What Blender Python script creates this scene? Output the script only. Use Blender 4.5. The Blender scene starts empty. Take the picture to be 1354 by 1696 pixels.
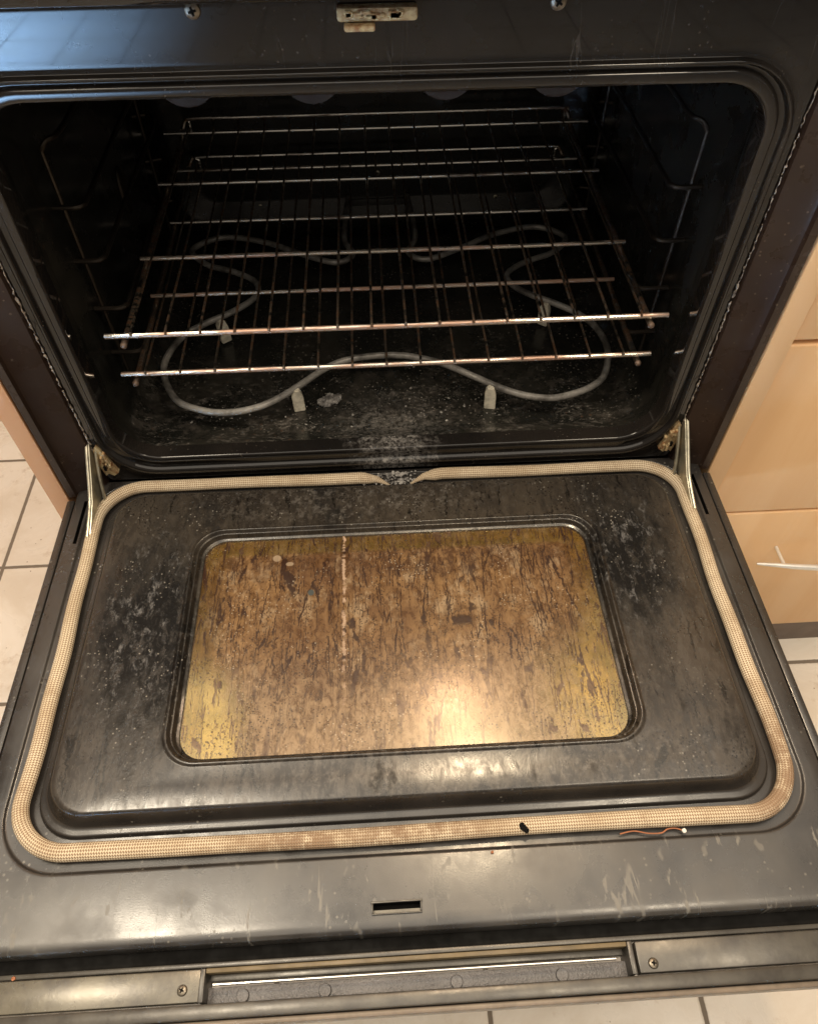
import bpy, bmesh, math, random
from mathutils import Vector, Matrix
random.seed(7)
S = bpy.context.scene
COL = S.collection
rad = math.radians

# ------------------------------------------------------------------ camera
FLOOR = -0.48
CAMP = Vector((-0.0084, -0.5860, 0.6585)); YAW, PITCH, ROLL, FPX = -0.04868, 0.90176, -0.00789, 1212.9
cd = bpy.data.cameras.new('camera'); cam = bpy.data.objects.new('camera', cd); COL.objects.link(cam)
r = Vector((math.cos(YAW), math.sin(YAW), 0)); fh = Vector((-math.sin(YAW), math.cos(YAW), 0))
fw = math.cos(PITCH)*fh - math.sin(PITCH)*Vector((0, 0, 1)); up = math.sin(PITCH)*fh + math.cos(PITCH)*Vector((0, 0, 1))
r2 = math.cos(ROLL)*r + math.sin(ROLL)*up; u2 = -math.sin(ROLL)*r + math.cos(ROLL)*up
M = Matrix((r2, u2, -fw)).transposed().to_4x4(); M.translation = CAMP
cam.matrix_world = M
cd.sensor_fit = 'VERTICAL'; cd.sensor_height = 24.0; cd.lens = 24.0*FPX/1696.0
cd.clip_start = 0.02; cd.clip_end = 60
S.camera = cam

# ------------------------------------------------------------------ light
w = bpy.data.worlds.new('World'); S.world = w; w.use_nodes = True
w.node_tree.nodes['Background'].inputs[0].default_value = (1.0, 0.86, 0.70, 1)
w.node_tree.nodes['Background'].inputs[1].default_value = 0.21
def area(name, loc, target, size, power, color, sy=None, spread=None):
    l = bpy.data.lights.new(name, 'AREA'); l.energy = power; l.color = color
    l.shape = 'ELLIPSE' if (sy and size < .3) else ('RECTANGLE' if sy else 'DISK'); l.size = size
    if sy: l.size_y = sy
    if spread: l.spread = rad(spread)
    o = bpy.data.objects.new(name, l); COL.objects.link(o); o.location = loc
    o.rotation_euler = (Vector(target)-Vector(loc)).to_track_quat('-Z', 'Y').to_euler()
    return o
area('ceiling_glow', (0.0, -0.9, 2.30), (0.0, -0.9, 0), 3.0, 52, (1.0, 0.89, 0.74), sy=3.0)
area('ceiling_lamp', (-0.80, -0.33, 1.98), (-0.3, -0.3, 0), 0.50, 20, (1.0, 0.86, 0.66))
area('ceiling_lamp', (0.75, -0.75, 1.98), (0.2, -0.2, 0), 0.30, 7, (1.0, 0.84, 0.62))
area('hood_and_added_lamp', (0.175, 0.040, 1.30), (0.1, -0.4, 0), 0.07, 5.5, (1.0, 0.78, 0.50))
area('hood_and_added_lamp', (0.145, 0.250, 1.30), (0.1, -0.4, 0), 0.10, 2.3, (1.0, 0.62, 0.40))  # added lamp, put in only for the soft glow on the door glass
area('window_light', (-2.15, -2.85, 2.3), (-2.15, -2.85, FLOOR), 1.5, 410, (0.30, 0.56, 1.0), sy=1.5, spread=34)
S.view_settings.view_transform = 'Standard'; S.view_settings.look = 'None'
S.view_settings.exposure = 0.22; S.view_settings.gamma = 1.0
S.render.engine = 'CYCLES'
S.cycles.max_bounces = 8; S.cycles.glossy_bounces = 5; S.cycles.transparent_max_bounces = 8

# ------------------------------------------------------------------ node helpers
class NT:
    def __init__(s, name):
        s.m = bpy.data.materials.new(name); s.m.use_nodes = True
        s.t = s.m.node_tree; s.b = s.t.nodes['Principled BSDF']; s.out = s.t.nodes['Material Output']
        s.tc = s.t.nodes.new('ShaderNodeTexCoord')
    def link(s, a, b): s.t.links.new(a, b)
    def setv(s, sock, v):
        if hasattr(v, 'is_output') or isinstance(v, bpy.types.NodeSocket): s.link(v, sock)
        elif isinstance(v, (tuple, list)) and len(v) == 3 and sock.type == 'RGBA': sock.default_value = (*v, 1)
        else: sock.default_value = v
    def P(s, **k):
        for n, v in k.items(): s.setv(s.b.inputs[n.replace('_', ' ')], v)
        return s
    def co(s, kind='Object', scale=(1, 1, 1), loc=(0, 0, 0), rot=(0, 0, 0)):
        m = s.t.nodes.new('ShaderNodeMapping'); s.link(s.tc.outputs[kind], m.inputs[0])
        m.inputs['Scale'].default_value = scale; m.inputs['Location'].default_value = loc; m.inputs['Rotation'].default_value = rot
        return m.outputs[0]
    def noise(s, vec, scale, detail=4, rough=.55, dist=0.0):
        n = s.t.nodes.new('ShaderNodeTexNoise'); s.link(vec, n.inputs['Vector'])
        n.inputs['Scale'].default_value = scale; n.inputs['Detail'].default_value = detail
        n.inputs['Roughness'].default_value = rough; n.inputs['Distortion'].default_value = dist
        return n.outputs['Fac']
    def voro(s, vec, scale, feat='F1', out='Distance', rnd=1.0):
        n = s.t.nodes.new('ShaderNodeTexVoronoi'); n.feature = feat; s.link(vec, n.inputs['Vector'])
        n.inputs['Scale'].default_value = scale; n.inputs['Randomness'].default_value = rnd
        return n.outputs[out]
    def ramp(s, v, a, b, lo=0.0, hi=1.0, smooth=True):
        n = s.t.nodes.new('ShaderNodeMapRange'); n.interpolation_type = 'SMOOTHSTEP' if smooth else 'LINEAR'
        s.setv(n.inputs[0], v)
        n.inputs[1].default_value = a; n.inputs[2].default_value = b; n.inputs[3].default_value = lo; n.inputs[4].default_value = hi
        return n.outputs[0]
    def math(s, op, a, b=0.0, c=None):
        n = s.t.nodes.new('ShaderNodeMath'); n.operation = op
        s.setv(n.inputs[0], a); s.setv(n.inputs[1], b)
        if c is not None: s.setv(n.inputs[2], c)
        return n.outputs[0]
    def mul(s, *a):
        o = a[0]
        for x in a[1:]: o = s.math('MULTIPLY', o, x)
        return o
    def mix(s, f, a, b):
        n = s.t.nodes.new('ShaderNodeMix'); n.data_type = 'RGBA'
        s.setv(n.inputs[0], f); s.setv(n.inputs[6], a); s.setv(n.inputs[7], b)
        return n.outputs[2]
    def mixf(s, f, a, b):
        n = s.t.nodes.new('ShaderNodeMix'); n.data_type = 'FLOAT'
        s.setv(n.inputs[0], f); s.setv(n.inputs[2], a); s.setv(n.inputs[3], b)
        return n.outputs[0]
    def xyz(s, kind='Object'):
        n = s.t.nodes.new('ShaderNodeSeparateXYZ'); s.link(s.tc.outputs[kind], n.inputs[0]); return n.outputs
    def bump(s, h, strength=.3, dist=.001):
        n = s.t.nodes.new('ShaderNodeBump'); s.setv(n.inputs['Height'], h)
        n.inputs['Strength'].default_value = strength; n.inputs['Distance'].default_value = dist
        s.link(n.outputs[0], s.b.inputs['Normal']); return n.outputs[0]
    def blob(s, x0, y0, rx, ry, soft=.5, wob=None, axes=(0, 1)):
        X = s.xyz()
        dx = s.math('DIVIDE', s.math('SUBTRACT', X[axes[0]], x0), rx); dy = s.math('DIVIDE', s.math('SUBTRACT', X[axes[1]], y0), ry)
        d = s.math('SQRT', s.math('ADD', s.mul(dx, dx), s.mul(dy, dy)))
        if wob is not None: d = s.math('ADD', d, wob)
        return s.ramp(d, 1-soft, 1+soft, 1, 0)
def speckle(n, vec, scale, cut, keep, kscale=12):
    """small round specks, present only where a coarser noise allows"""
    v = n.voro(vec, scale); sp = n.ramp(v, cut*.6, cut, 1, 0)
    k = n.ramp(n.noise(vec, kscale, 3), keep, keep+.12)
    return n.mul(sp, k)
def runs(n, cells=110, lscale=8, wid=.05, seed=0.0, keep=.5, wob=.006):
    """forking runs of baked grease: edges of long thin cells, wobbled and broken up"""
    c = n.co(); a = n.noise(n.co(loc=(seed, 1, 0)), 70, 3, .6); b = n.noise(n.co(loc=(seed, 4, 0)), 260, 2, .6)
    X = n.xyz(); cm = n.t.nodes.new('ShaderNodeCombineXYZ')
    off = n.math('ADD', n.mul(n.math('SUBTRACT', a, .5), wob), n.mul(n.math('SUBTRACT', b, .5), wob*.4))
    n.link(n.mul(n.math('ADD', X[0], off), cells), cm.inputs[0]); n.link(n.mul(X[1], lscale), cm.inputs[1]); cm.inputs[2].default_value = seed
    v = n.t.nodes.new('ShaderNodeTexVoronoi'); v.feature = 'DISTANCE_TO_EDGE'; n.link(cm.outputs[0], v.inputs['Vector']); v.inputs['Scale'].default_value = 1.0
    wv_ = n.math('ADD', wid, n.mul(n.math('SUBTRACT', n.noise(n.co(loc=(seed, 9, 0)), 150, 3, .7), .5), wid*2.2))
    line = n.ramp(n.math('DIVIDE', v.outputs['Distance'], n.math('MAXIMUM', wv_, .004)), .5, 1.1, 1, 0)
    return n.mul(line, n.ramp(n.noise(n.co(scale=(55, 22, 1), loc=(seed+3, 5, 0)), 1.0, 4, .65), keep, keep+.08))
def drips(n, wscale=60, lscale=9, thin=.012, seed=0.0, keep=.5, dist=1.2):
    """thin wandering lines running down the door (along y)"""
    v = n.co(scale=(wscale, lscale, 1), loc=(seed, seed*.7, 0))
    h = n.noise(v, 1.0, 3, .6, dist)
    line = n.ramp(n.math('ABSOLUTE', n.math('SUBTRACT', h, .5)), thin*.4, thin, 1, 0)
    k = n.ramp(n.noise(n.co(scale=(40, 14, 1), loc=(seed+3, 5, 0)), 1.0, 3), keep, keep+.1)
    return n.mul(line, k)

MAT = {}
def door_steel():
    n = NT('door_enamel')
    c = n.co(); 
    big = n.noise(n.co(scale=(9, 5, 5)), 1.0, 5, .62)
    mid = n.noise(n.co(scale=(120, 52, 60)), 1.0, 7, .74, .5)
    fine = n.noise(c, 420, 4, .7)
    X = n.xyz()
    # region inside the gasket is baked on and grimy, outside only dusty
    inx = n.ramp(n.math('ABSOLUTE', X[0]), .300, .312, 1, 0)
    iny = n.mul(n.ramp(X[1], -.392, -.386, 0, 1), n.ramp(X[1], -.04, -.03, 1, 0))
    ins = n.mul(inx, iny)
    char = n.mul(ins, n.math('MAXIMUM', n.blob(-.250, -.215, .050, .105, .55, n.mul(n.math('SUBTRACT', n.noise(n.co(scale=(30, 14, 1)), 1.0, 5, .7), .5), 2.4)),
                 n.blob(.240, -.150, .045, .085, .6, n.mul(n.math('SUBTRACT', n.noise(n.co(scale=(30, 14, 1), loc=(7, 3, 0)), 1.0, 5, .7), .5), 2.8))))
    grime = n.mul(ins, n.ramp(n.math('ADD', n.mul(mid, .7), n.mul(big, .5)), .50, .72))
    base = n.mix(n.ramp(big, .35, .7), (.020, .018, .017), (.036, .032, .029))
    base = n.mix(n.mul(ins, .75), base, (.022, .018, .0145))
    base = n.mix(n.mul(grime, .7), base, (.050, .040, .030))
    char2 = n.mul(n.math('MAXIMUM', char, n.mul(ins, n.mul(n.ramp(n.noise(n.co(scale=(22, 11, 10), loc=(3, 9, 1)), 1.0, 6, .7), .54, .66), .7))), n.ramp(mid, .34, .50))
    base = n.mix(char2, base, (.006, .0055, .0055))
    ash = n.mul(char, n.ramp(n.noise(n.co(scale=(150, 75, 60), loc=(4, 2, 0)), 1.0, 6, .78, .4), .53, .68))
    base = n.mix(n.mul(ash, .6), base, (.17, .165, .165))
    # greasy drips
    d1 = n.mul(ins, runs(n, 60, 7, .035, 2.0, .50, .010))
    base = n.mix(n.mul(d1, .85), base, (.006, .005, .004))
    # pale ash towards the near middle and the hinge middle
    pl = n.mul(ins, n.math('MAXIMUM', n.blob(.06, -.365, .22, .03, .6, n.math('SUBTRACT', mid, .5)), n.blob(-.05, -.06, .16, .03, .7, n.math('SUBTRACT', mid, .5))),
               n.ramp(n.noise(c, 160, 5, .7), .47, .68))
    base = n.mix(n.mul(pl, .5), base, (.15, .135, .12))
    # specks
    sp = n.mul(ins, speckle(n, c, 260, .30, .46, 30))
    base = n.mix(n.mul(sp, .9), base, (.008, .006, .005))
    spw = n.mul(ins, speckle(n, n.co(loc=(3, 1, 0)), 230, .22, .52, 24))
    base = n.mix(n.mul(spw, .7), base, (.26, .24, .21))
    # water marks on the near apron
    out = n.math('SUBTRACT', 1.0, ins)
    ap = n.mul(out, n.ramp(X[1], -.425, -.435, 0, 1))
    wd = n.mul(ap, n.math('MAXIMUM', drips(n, 46, 7, .014, 9.0, .56, .9), runs(n, 30, 3, .030, 4.0, .55, .006)))
    sm = n.mul(ap, n.ramp(n.noise(n.co(scale=(60, 38, 1), loc=(8, 0, 0)), 1.0, 2, .5), .66, .72))
    sp3 = n.mul(out, speckle(n, n.co(loc=(6, 2, 0)), 150, .20, .50, 14))
    marks = n.math('MAXIMUM', n.mul(wd, .8), n.math('MAXIMUM', n.mul(sm, .45), n.mul(sp3, .7)))
    ht = n.mul(ap, n.ramp(big, .35, .7))
    base = n.mix(n.mul(marks, .55), base, (.30, .28, .24))
    base = n.mix(n.mul(ht, .35), base, (.10, .095, .085))
    rough = n.ramp(n.noise(c, 24, 5, .6), .3, .75, .20, .42)
    rough = n.mixf(ins, rough, n.ramp(mid, .35, .7, .18, .36))
    rough = n.mixf(char2, rough, .50)
    rough = n.mixf(marks, rough, .6)
    n.P(Base_Color=base, Roughness=rough, Specular_IOR_Level=n.mixf(char2, n.mixf(ins, .75, .6), .12))
    h = n.math('ADD', n.mul(ins, mid, .25), n.math('ADD', n.mul(n.noise(c, 900, 2), .12), n.mul(char, n.noise(c, 260, 4, .7), 1.3)))
    n.bump(h, .35, .0011)
    return n.m
def glass_mat():
    n = NT('stained_glass'); c = n.co(); X = n.xyz()
    big = n.noise(n.co(scale=(8, 6, 1), loc=(2, 4, 0)), 1.0, 4, .6); wv = n.math('SUBTRACT', big, .5)
    mid = n.noise(n.co(scale=(75, 26, 1)), 1.0, 6, .68, 1.0)
    fine = n.noise(n.co(scale=(320, 200, 1)), 1.0, 4, .75)
    st = n.noise(n.co(scale=(95, 13, 1), loc=(5, 3, 0)), 1.0, 5, .6, .6)
    edge = n.mul(n.ramp(n.math('ABSOLUTE', X[0]), .165, .204, 1, .15), n.ramp(X[1], -.131, -.122, 1, .10),
                 n.math('SUBTRACT', 1.0, n.blob(-.205, -.325, .055, .065, .45, wv)), n.math('SUBTRACT', 1.0, n.mul(n.blob(.205, -.300, .070, .080, .5, wv), .8)))
    mot = n.noise(n.co(scale=(130, 85, 1), loc=(3, 8, 0)), 1.0, 6, .75, .6)
    base = n.mix(n.ramp(mot, .32, .68), (.105, .050, .019), (.27, .155, .068))
    base = n.mix(n.ramp(big, .4, .65, 0, .6), base, (.085, .036, .014))
    pale = n.ramp(n.noise(n.co(scale=(34, 24, 1), loc=(7, 1, 0)), 1.0, 7, .78), .50, .64)
    base = n.mix(n.mul(n.math('MAXIMUM', pale, n.mul(n.ramp(X[1], -.22, -.31, 0, .8), n.ramp(mot, .35, .6))), .7), base, (.36, .255, .155))
    mask = n.ramp(n.math('ADD', n.mul(n.ramp(X[1], -.34, -.22, 0, 1), .32), n.mul(big, .8)), .40, .80)
    base = n.mix(n.mul(n.ramp(mot, .50, .38), n.ramp(n.noise(n.co(scale=(26, 12, 1), loc=(1, 6, 0)), 1.0, 4, .6), .45, .62), mask, .50), base, (.085, .034, .013))
    base = n.mix(n.mul(n.ramp(st, .50, .70), mask, .25), base, (.070, .026, .009))
    shade_soot = n.math('MAXIMUM', n.blob(.0, -.140, .23, .018, .5, n.mul(wv, 1.5)), n.mul(n.blob(-.03, -.268, .12, .030, .7, n.mul(wv, 2.0)), .8))  # hinge-side band paints in the oven body's shadow; middle patch is baked soot
    base = n.mix(n.mul(shade_soot, n.ramp(mot, .72, .34), .85), base, (.065, .028, .012))
    d1 = runs(n, 120, 8, .034, 1.0, .45, .006); d2 = runs(n, 190, 14, .040, 6.0, .49, .004); d3 = runs(n, 62, 5, .024, 12.0, .47, .011)
    dd = n.math('MAXIMUM', n.math('MAXIMUM', d1, d2), d3)
    base = n.mix(n.mul(dd, n.ramp(mask, 0, 1, .5, .95)), base, (.024, .009, .005))
    sp = n.math('MAXIMUM', speckle(n, c, 300, .30, .44, 26), speckle(n, n.co(loc=(2, 5, 0)), 140, .15, .50, 20))
    base = n.mix(n.mul(sp, .85), base, (.022, .010, .006))
    spw = speckle(n, n.co(loc=(9, 5, 0)), 260, .20, .50, 22)
    base = n.mix(n.mul(spw, .6), base, (.6, .5, .38))
    # one long pale scratch left of the middle
    wx = n.math('ADD', n.math('SUBTRACT', X[0], -.0565), n.mul(n.math('SUBTRACT', n.noise(c, 60, 2), .5), .004))
    scr = n.mul(n.ramp(n.math('ADD', n.math('ABSOLUTE', wx), n.mul(n.math('SUBTRACT', n.noise(c, 240, 3, .7), .5), .007)), .0006, .0022, 1, 0), n.ramp(n.noise(n.co(scale=(6, 75, 1)), 1.0, 5, .7), .42, .52), n.ramp(X[1], -.33, -.20, .35, 1))
    base = n.mix(n.mul(scr, .75), base, (.50, .35, .25))
    spot = n.math('MAXIMUM', n.blob(-.128, -.131, .0045, .0042, .12), n.blob(-.114, -.139, .0042, .0026, .12))
    base = n.mix(n.mul(spot, .6), base, (.34, .26, .18))
    dot = n.blob(-.0905, -.176, .0032, .0036, .2)
    base = n.mix(dot, base, (.06, .07, .07))
    alpha = n.math('MAXIMUM', n.mixf(n.math('ADD', edge, n.mul(n.math('SUBTRACT', mot, .5), .9)), .12, .86), n.math('MAXIMUM', dd, sp))
    alpha = n.math('MAXIMUM', alpha, n.math('MAXIMUM', n.mul(scr, .9), spot))
    n.P(Base_Color=base, Roughness=n.ramp(mid, .3, .7, .30, .62), Specular_IOR_Level=.25, Coat_Weight=.7, Coat_Roughness=n.ramp(fine, .3, .7, .15, .27), Coat_IOR=1.5)
    n.bump(n.math('ADD', n.mul(mid, .6), n.math('ADD', n.mul(dd, .9), n.mul(fine, .5))), .25, .0006)
    clear = n.t.nodes.new('ShaderNodeBsdfTransparent'); clear.inputs[0].default_value = (.97, .94, .84, 1)
    gl = n.t.nodes.new('ShaderNodeBsdfGlossy'); gl.inputs[1].default_value = .20; gl.inputs[0].default_value = (1, .93, .6, 1)
    m1 = n.t.nodes.new('ShaderNodeMixShader'); m1.inputs[0].default_value = .14
    n.link(clear.outputs[0], m1.inputs[1]); n.link(gl.outputs[0], m1.inputs[2])
    m2 = n.t.nodes.new('ShaderNodeMixShader'); n.link(alpha, m2.inputs[0]); n.link(m1.outputs[0], m2.inputs[1]); n.link(n.b.outputs[0], m2.inputs[2])
    n.link(m2.outputs[0], n.out.inputs[0])
    return n.m
def gold(name, col, rough=.3):
    n = NT(name); c = n.co()
    n.P(Base_Color=n.mix(n.ramp(n.noise(c, 40, 5, .7), .35, .7), col, tuple(x*.55 for x in col)), Metallic=.95 if name == 'inner_pane' else .15, Roughness=rough)
    n.bump(n.noise(c, 60, 3), .3, .002); return n.m
def front_enamel():
    n = NT('front_enamel'); c = n.co(); X = n.xyz()
    big = n.noise(c, 7, 5, .6)
    base = n.mix(n.ramp(big, .35, .7), (.009, .008, .0075), (.018, .015, .013))
    h = n.noise(n.co(scale=(70, 1, 9)), 1.0, 3, .5, .6)
    dr = n.mul(n.ramp(n.math('ABSOLUTE', n.math('SUBTRACT', h, .5)), .005, .012, 1, 0), n.ramp(n.noise(n.co(scale=(22, 1, 6), loc=(1, 0, 3)), 1.0, 2), .60, .68), n.ramp(X[2], .43, .45, 0, 1))
    base = n.mix(n.mul(dr, .35), base, (.10, .09, .08))
    # white burnt ash over the middle of the lower rim
    ash = n.mul(n.blob(.003, .018, .036, .034, .75, n.mul(n.math('SUBTRACT', n.noise(c, 50, 6, .7), .5), 3.2), (0, 2)), n.ramp(n.noise(c, 190, 5, .75), .38, .66), n.ramp(X[1], .06, .03, 0, 1))
    base = n.mix(n.mul(ash, .75), base, (.34, .32, .30))
    sp = speckle(n, c, 200, .18, .52, 16)
    base = n.mix(n.mul(sp, .3), base, (.20, .17, .14))
    rough = n.ramp(n.noise(c, 26, 5, .6), .3, .75, .02, .06)
    n.P(Base_Color=base, Roughness=n.mixf(ash, rough, .7), Specular_IOR_Level=.42, Coat_Weight=n.mixf(ash, .0, 0.0), Coat_Roughness=.03, Coat_IOR=1.6)
    n.bump(n.math('ADD', n.mul(n.noise(c, 9, 2), .5), n.mul(ash, n.noise(c, 400, 3))), .025, .002)
    return n.m
def cavity_enamel():
    n = NT('cavity_enamel'); c = n.co(); X = n.xyz()
    big = n.noise(c, 12, 5, .65)
    base = n.mix(n.ramp(big, .4, .7), (.011, .011, .0095), (.022, .020, .016))
    fl = n.mul(n.ramp(X[2], .045, .055, 1, 0), n.ramp(X[1], .02, .06, 1, 1))
    near = n.mul(n.ramp(X[1], .07, .20, 1, .25), n.ramp(X[1], .26, .36, 1, 0))
    dust = n.mul(fl, near, n.ramp(n.noise(c, 45, 6, .75), .48, .72))
    smear = n.mul(fl, near, n.ramp(n.noise(n.co(scale=(60, 100, 60), loc=(4, 4, 4)), 1.0, 7, .8, .8), .50, .66), n.ramp(n.noise(c, 14, 3), .42, .60))
    base = n.mix(n.mul(dust, .5), base, (.085, .070, .058))
    base = n.mix(n.mul(smear, .7), base, (.19, .17, .15))
    fleck = n.mul(fl, near, n.ramp(n.noise(c, 30, 3), .46, .6), n.ramp(n.noise(n.co(scale=(170, 260, 200), loc=(1, 2, 3)), 1.0, 5, .85), .57, .66))
    base = n.mix(n.mul(fleck, .8), base, (.34, .31, .28))
    sp = n.mul(fl, speckle(n, n.co(loc=(1, 7, 0)), 150, .22, .45, 22))
    base = n.mix(n.mul(sp, .4), base, (.30, .27, .23))
    fa = n.mul(n.blob(.003, .035, .055, .055, .8, n.mul(n.math('SUBTRACT', n.noise(c, 50, 6, .7), .5), 3.2)), fl, n.ramp(n.noise(c, 190, 5, .75), .40, .66))
    base = n.mix(n.mul(fa, .35), base, (.30, .28, .26))
    rs = speckle(n, n.co(loc=(5, 7, 2)), 90, .20, .52, 9)
    base = n.mix(n.mul(rs, .5), base, (.09, .05, .03))
    n.P(Base_Color=base, Roughness=n.mixf(dust, n.ramp(big, .3, .7, .16, .34), .6), Specular_IOR_Level=.5)
    n.bump(n.math('ADD', n.mul(n.noise(c, 18, 3), 1.0), n.mul(dust, n.noise(c, 300, 4, .8), .8)), .20, .0025)
    return n.m
def column_mat():
    n = NT('side_trim_enamel'); c = n.co()
    base = n.mix(n.ramp(n.noise(c, 9, 5, .6), .35, .7), (.022, .012, .008), (.034, .020, .014))
    sp = n.math('MAXIMUM', speckle(n, c, 120, .14, .48, 10), speckle(n, n.co(loc=(1, 2, 3)), 60, .09, .45, 8))
    base = n.mix(n.mul(sp, .4), base, (.26, .20, .15))
    n.P(Base_Color=base, Roughness=n.ramp(n.noise(c, 30, 4), .3, .7, .24, .40), Specular_IOR_Level=.35); n.bump(n.noise(c, 300, 3), .08, .0006)
    return n.m
def braid_mat():
    n = NT('braided_gasket'); U = n.xyz('UV'); c = n.co()
    # u along the length in metres, v once round the tube
    wu = n.mul(U[0], 2*math.pi/.0022); wv = n.mul(U[1], 2*math.pi*18)
    sv = n.math('SINE', wv); 
    sh = n.math('SINE', n.math('ADD', wu, n.mul(n.math('COSINE', wv), .8)))
    knit = n.ramp(n.math('ADD', n.mul(sh, .55), n.mul(sv, .45)), -.75, .45)
    big = n.noise(c, 22, 4, .6); fine = n.noise(c, 300, 3, .7)
    yarn = n.mix(n.ramp(big, .4, .68), (.66, .56, .41), (.52, .42, .29))
    yarn = n.mix(n.ramp(fine, .45, .8, 0, .35), yarn, (.78, .66, .48))
    # heat-browned stretches
    burn = n.math('MAXIMUM', n.blob(.325, -.385, .045, .055, .6), n.math('MAXIMUM', n.blob(.0, -.415, .06, .03, .8), n.blob(-.09, -.415, .05, .03, .8)))
    burn = n.mul(burn, n.ramp(n.noise(c, 70, 6, .7), .36, .56))
    yarn = n.mix(n.mul(burn, .78), yarn, (.19, .11, .065))
    grs = n.ramp(n.noise(n.co(scale=(60, 60, 60), loc=(2, 2, 0)), 1.0, 6, .7), .50, .70)
    yarn = n.mix(n.mul(grs, .45), yarn, (.30, .20, .12))
    base = n.mix(knit, (.25, .16, .095), yarn)
    n.P(Base_Color=base, Roughness=.75, Specular_IOR_Level=.3)
    n.bump(knit, .8, .0007)
    return n.m
def rod_mat(name, col, rust, amt, rough=.24):
    n = NT(name); c = n.co()
    k = n.ramp(n.noise(n.co(scale=(9, 120, 120)), 1.0, 6, .75), .62-amt*.35, .74-amt*.3)
    base = n.mix(k, col, rust)
    n.P(Base_Color=base, Metallic=n.mixf(k, 1.0, .55), Roughness=n.mixf(k, rough, .42)); n.bump(n.noise(c, 260, 4, .7), .35, .0006)
    return n.m
def simple(name, col, rough=.5, metal=0.0, var=.35, scale=30, bump=.15, bs=250, bd=.0006, spec=.5, col2=None):
    n = NT(name); c = n.co()
    col2 = col2 or tuple(x*(1-var) for x in col)
    n.P(Base_Color=n.mix(n.ramp(n.noise(c, scale, 5, .65), .35, .7), col, col2), Roughness=n.ramp(n.noise(c, scale*1.7, 4), .3, .7, rough*.85, min(1, rough*1.2)), Metallic=metal, Specular_IOR_Level=spec)
    n.bump(n.noise(c, bs, 4, .65), bump, bd); return n.m
def tile_mat():
    n = NT('floor_tile'); X = n.xyz(); c = n.co()
    T = .2750
    def g(sock, off):
        f = n.math('FRACT', n.math('ADD', n.math('DIVIDE', n.math('SUBTRACT', sock, off), T), 100.5))
        return n.mul(n.math('ABSOLUTE', n.math('SUBTRACT', f, .5)), T), n.math('FLOOR', n.math('ADD', n.math('DIVIDE', n.math('SUBTRACT', sock, off), T), 100.0))
    gx, ix = g(X[0], .369); gy, iy = g(X[1], .2245)
    d = n.math('MINIMUM', gx, gy)
    d = n.math('ADD', d, n.mul(n.math('SUBTRACT', n.noise(c, 120, 3), .5), .0016))
    gr = n.ramp(d, .0026, .0040, 1, 0)
    rnd = n.t.nodes.new('ShaderNodeTexWhiteNoise'); cm = n.t.nodes.new('ShaderNodeCombineXYZ')
    n.link(ix, cm.inputs[0]); n.link(iy, cm.inputs[1]); n.link(cm.outputs[0], rnd.inputs[0])
    cl = n.noise(c, 9, 6, .65, .6)
    base = n.mix(n.ramp(cl, .35, .68), (.82, .77, .70), (.70, .63, .54))
    base = n.mix(n.ramp(n.noise(c, 30, 5, .7), .55, .72, 0, .5), base, (.50, .40, .30))
    base = n.mix(speckle(n, c, 60, .10, .45, 6), base, (.30, .22, .16))
    base = n.mix(n.mul(rnd.outputs[0], .25), base, (.72, .66, .58))
    base = n.mix(gr, base, (.20, .165, .13))
    n.P(Base_Color=base, Roughness=n.mixf(gr, n.ramp(cl, .3, .7, .22, .38), .85))
    h = n.math('ADD', n.ramp(d, .002, .006, 0, 1), n.mul(n.noise(c, 60, 4), .15)); n.bump(h, .5, .0015)
    return n.m
def wood_mat(name='beige_laminate', a=(.84, .55, .30), b=(.80, .50, .255)):
    n = NT(name); c = n.co(scale=(14, 14, 1.6))
    g = n.noise(c, 1.4, 5, .6, .4)
    n.P(Base_Color=n.mix(n.ramp(g, .35, .68), a, b), Roughness=n.ramp(g, .3, .7, .38, .5), Specular_IOR_Level=.4)
    n.bump(n.noise(n.co(), 140, 3), .05, .0006); return n.m

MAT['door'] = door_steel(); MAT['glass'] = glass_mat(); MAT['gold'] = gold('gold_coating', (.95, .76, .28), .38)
MAT['goldfloor'] = gold('inner_pane', (.88, .66, .22), .42)
MAT['front'] = front_enamel(); MAT['cavity'] = cavity_enamel(); MAT['column'] = column_mat(); MAT['braid'] = braid_mat()
MAT['rod'] = rod_mat('rack_chrome', (.82, .80, .76), (.20, .15, .12), .35)
MAT['rodfront'] = rod_mat('rack_chrome_browned', (.74, .68, .60), (.44, .27, .19), .58, .24)
MAT['wire'] = rod_mat('rack_wire_dark', (.30, .265, .22), (.13, .07, .04), .55, .28)
MAT['tip'] = simple('rack_tip', (.22, .15, .11), .5, .4, .4, 200, .3); MAT['tab'] = simple('rim_tab', (.045, .034, .028), .7, 0, .3, 40, .2, 250, .0006, .15)
MAT['guide'] = rod_mat('guide_dark', (.07, .06, .05), (.03, .022, .016), .5, .42)
MAT['element'] = simple('element_sheath', (.40, .38, .35), .40, .35, .85, 26, .35, 500, .0006, .5, (.075, .068, .06))
MAT['ceramic'] = simple('ceramic', (.80, .74, .60), .7, 0, .4, 90, .4, 300)
MAT['zinc'] = simple('zinc_steel', (.60, .56, .44), .36, .8, .4, 60, .2, 300)
MAT['rusty'] = simple('rusty_bracket', (.52, .42, .24), .7, .1, .5, 140, .7, 300, .0015, .4, (.22, .09, .03))
MAT['crust'] = simple('old_sealant', (.42, .35, .28), .85, 0, .6, 260, .8, 500, .001, .3, (.05, .04, .035))
MAT['black'] = simple('black_plastic', (.006, .0055, .005), .75, 0, .3, 40, .1, 250, .0006, .12)
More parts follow.
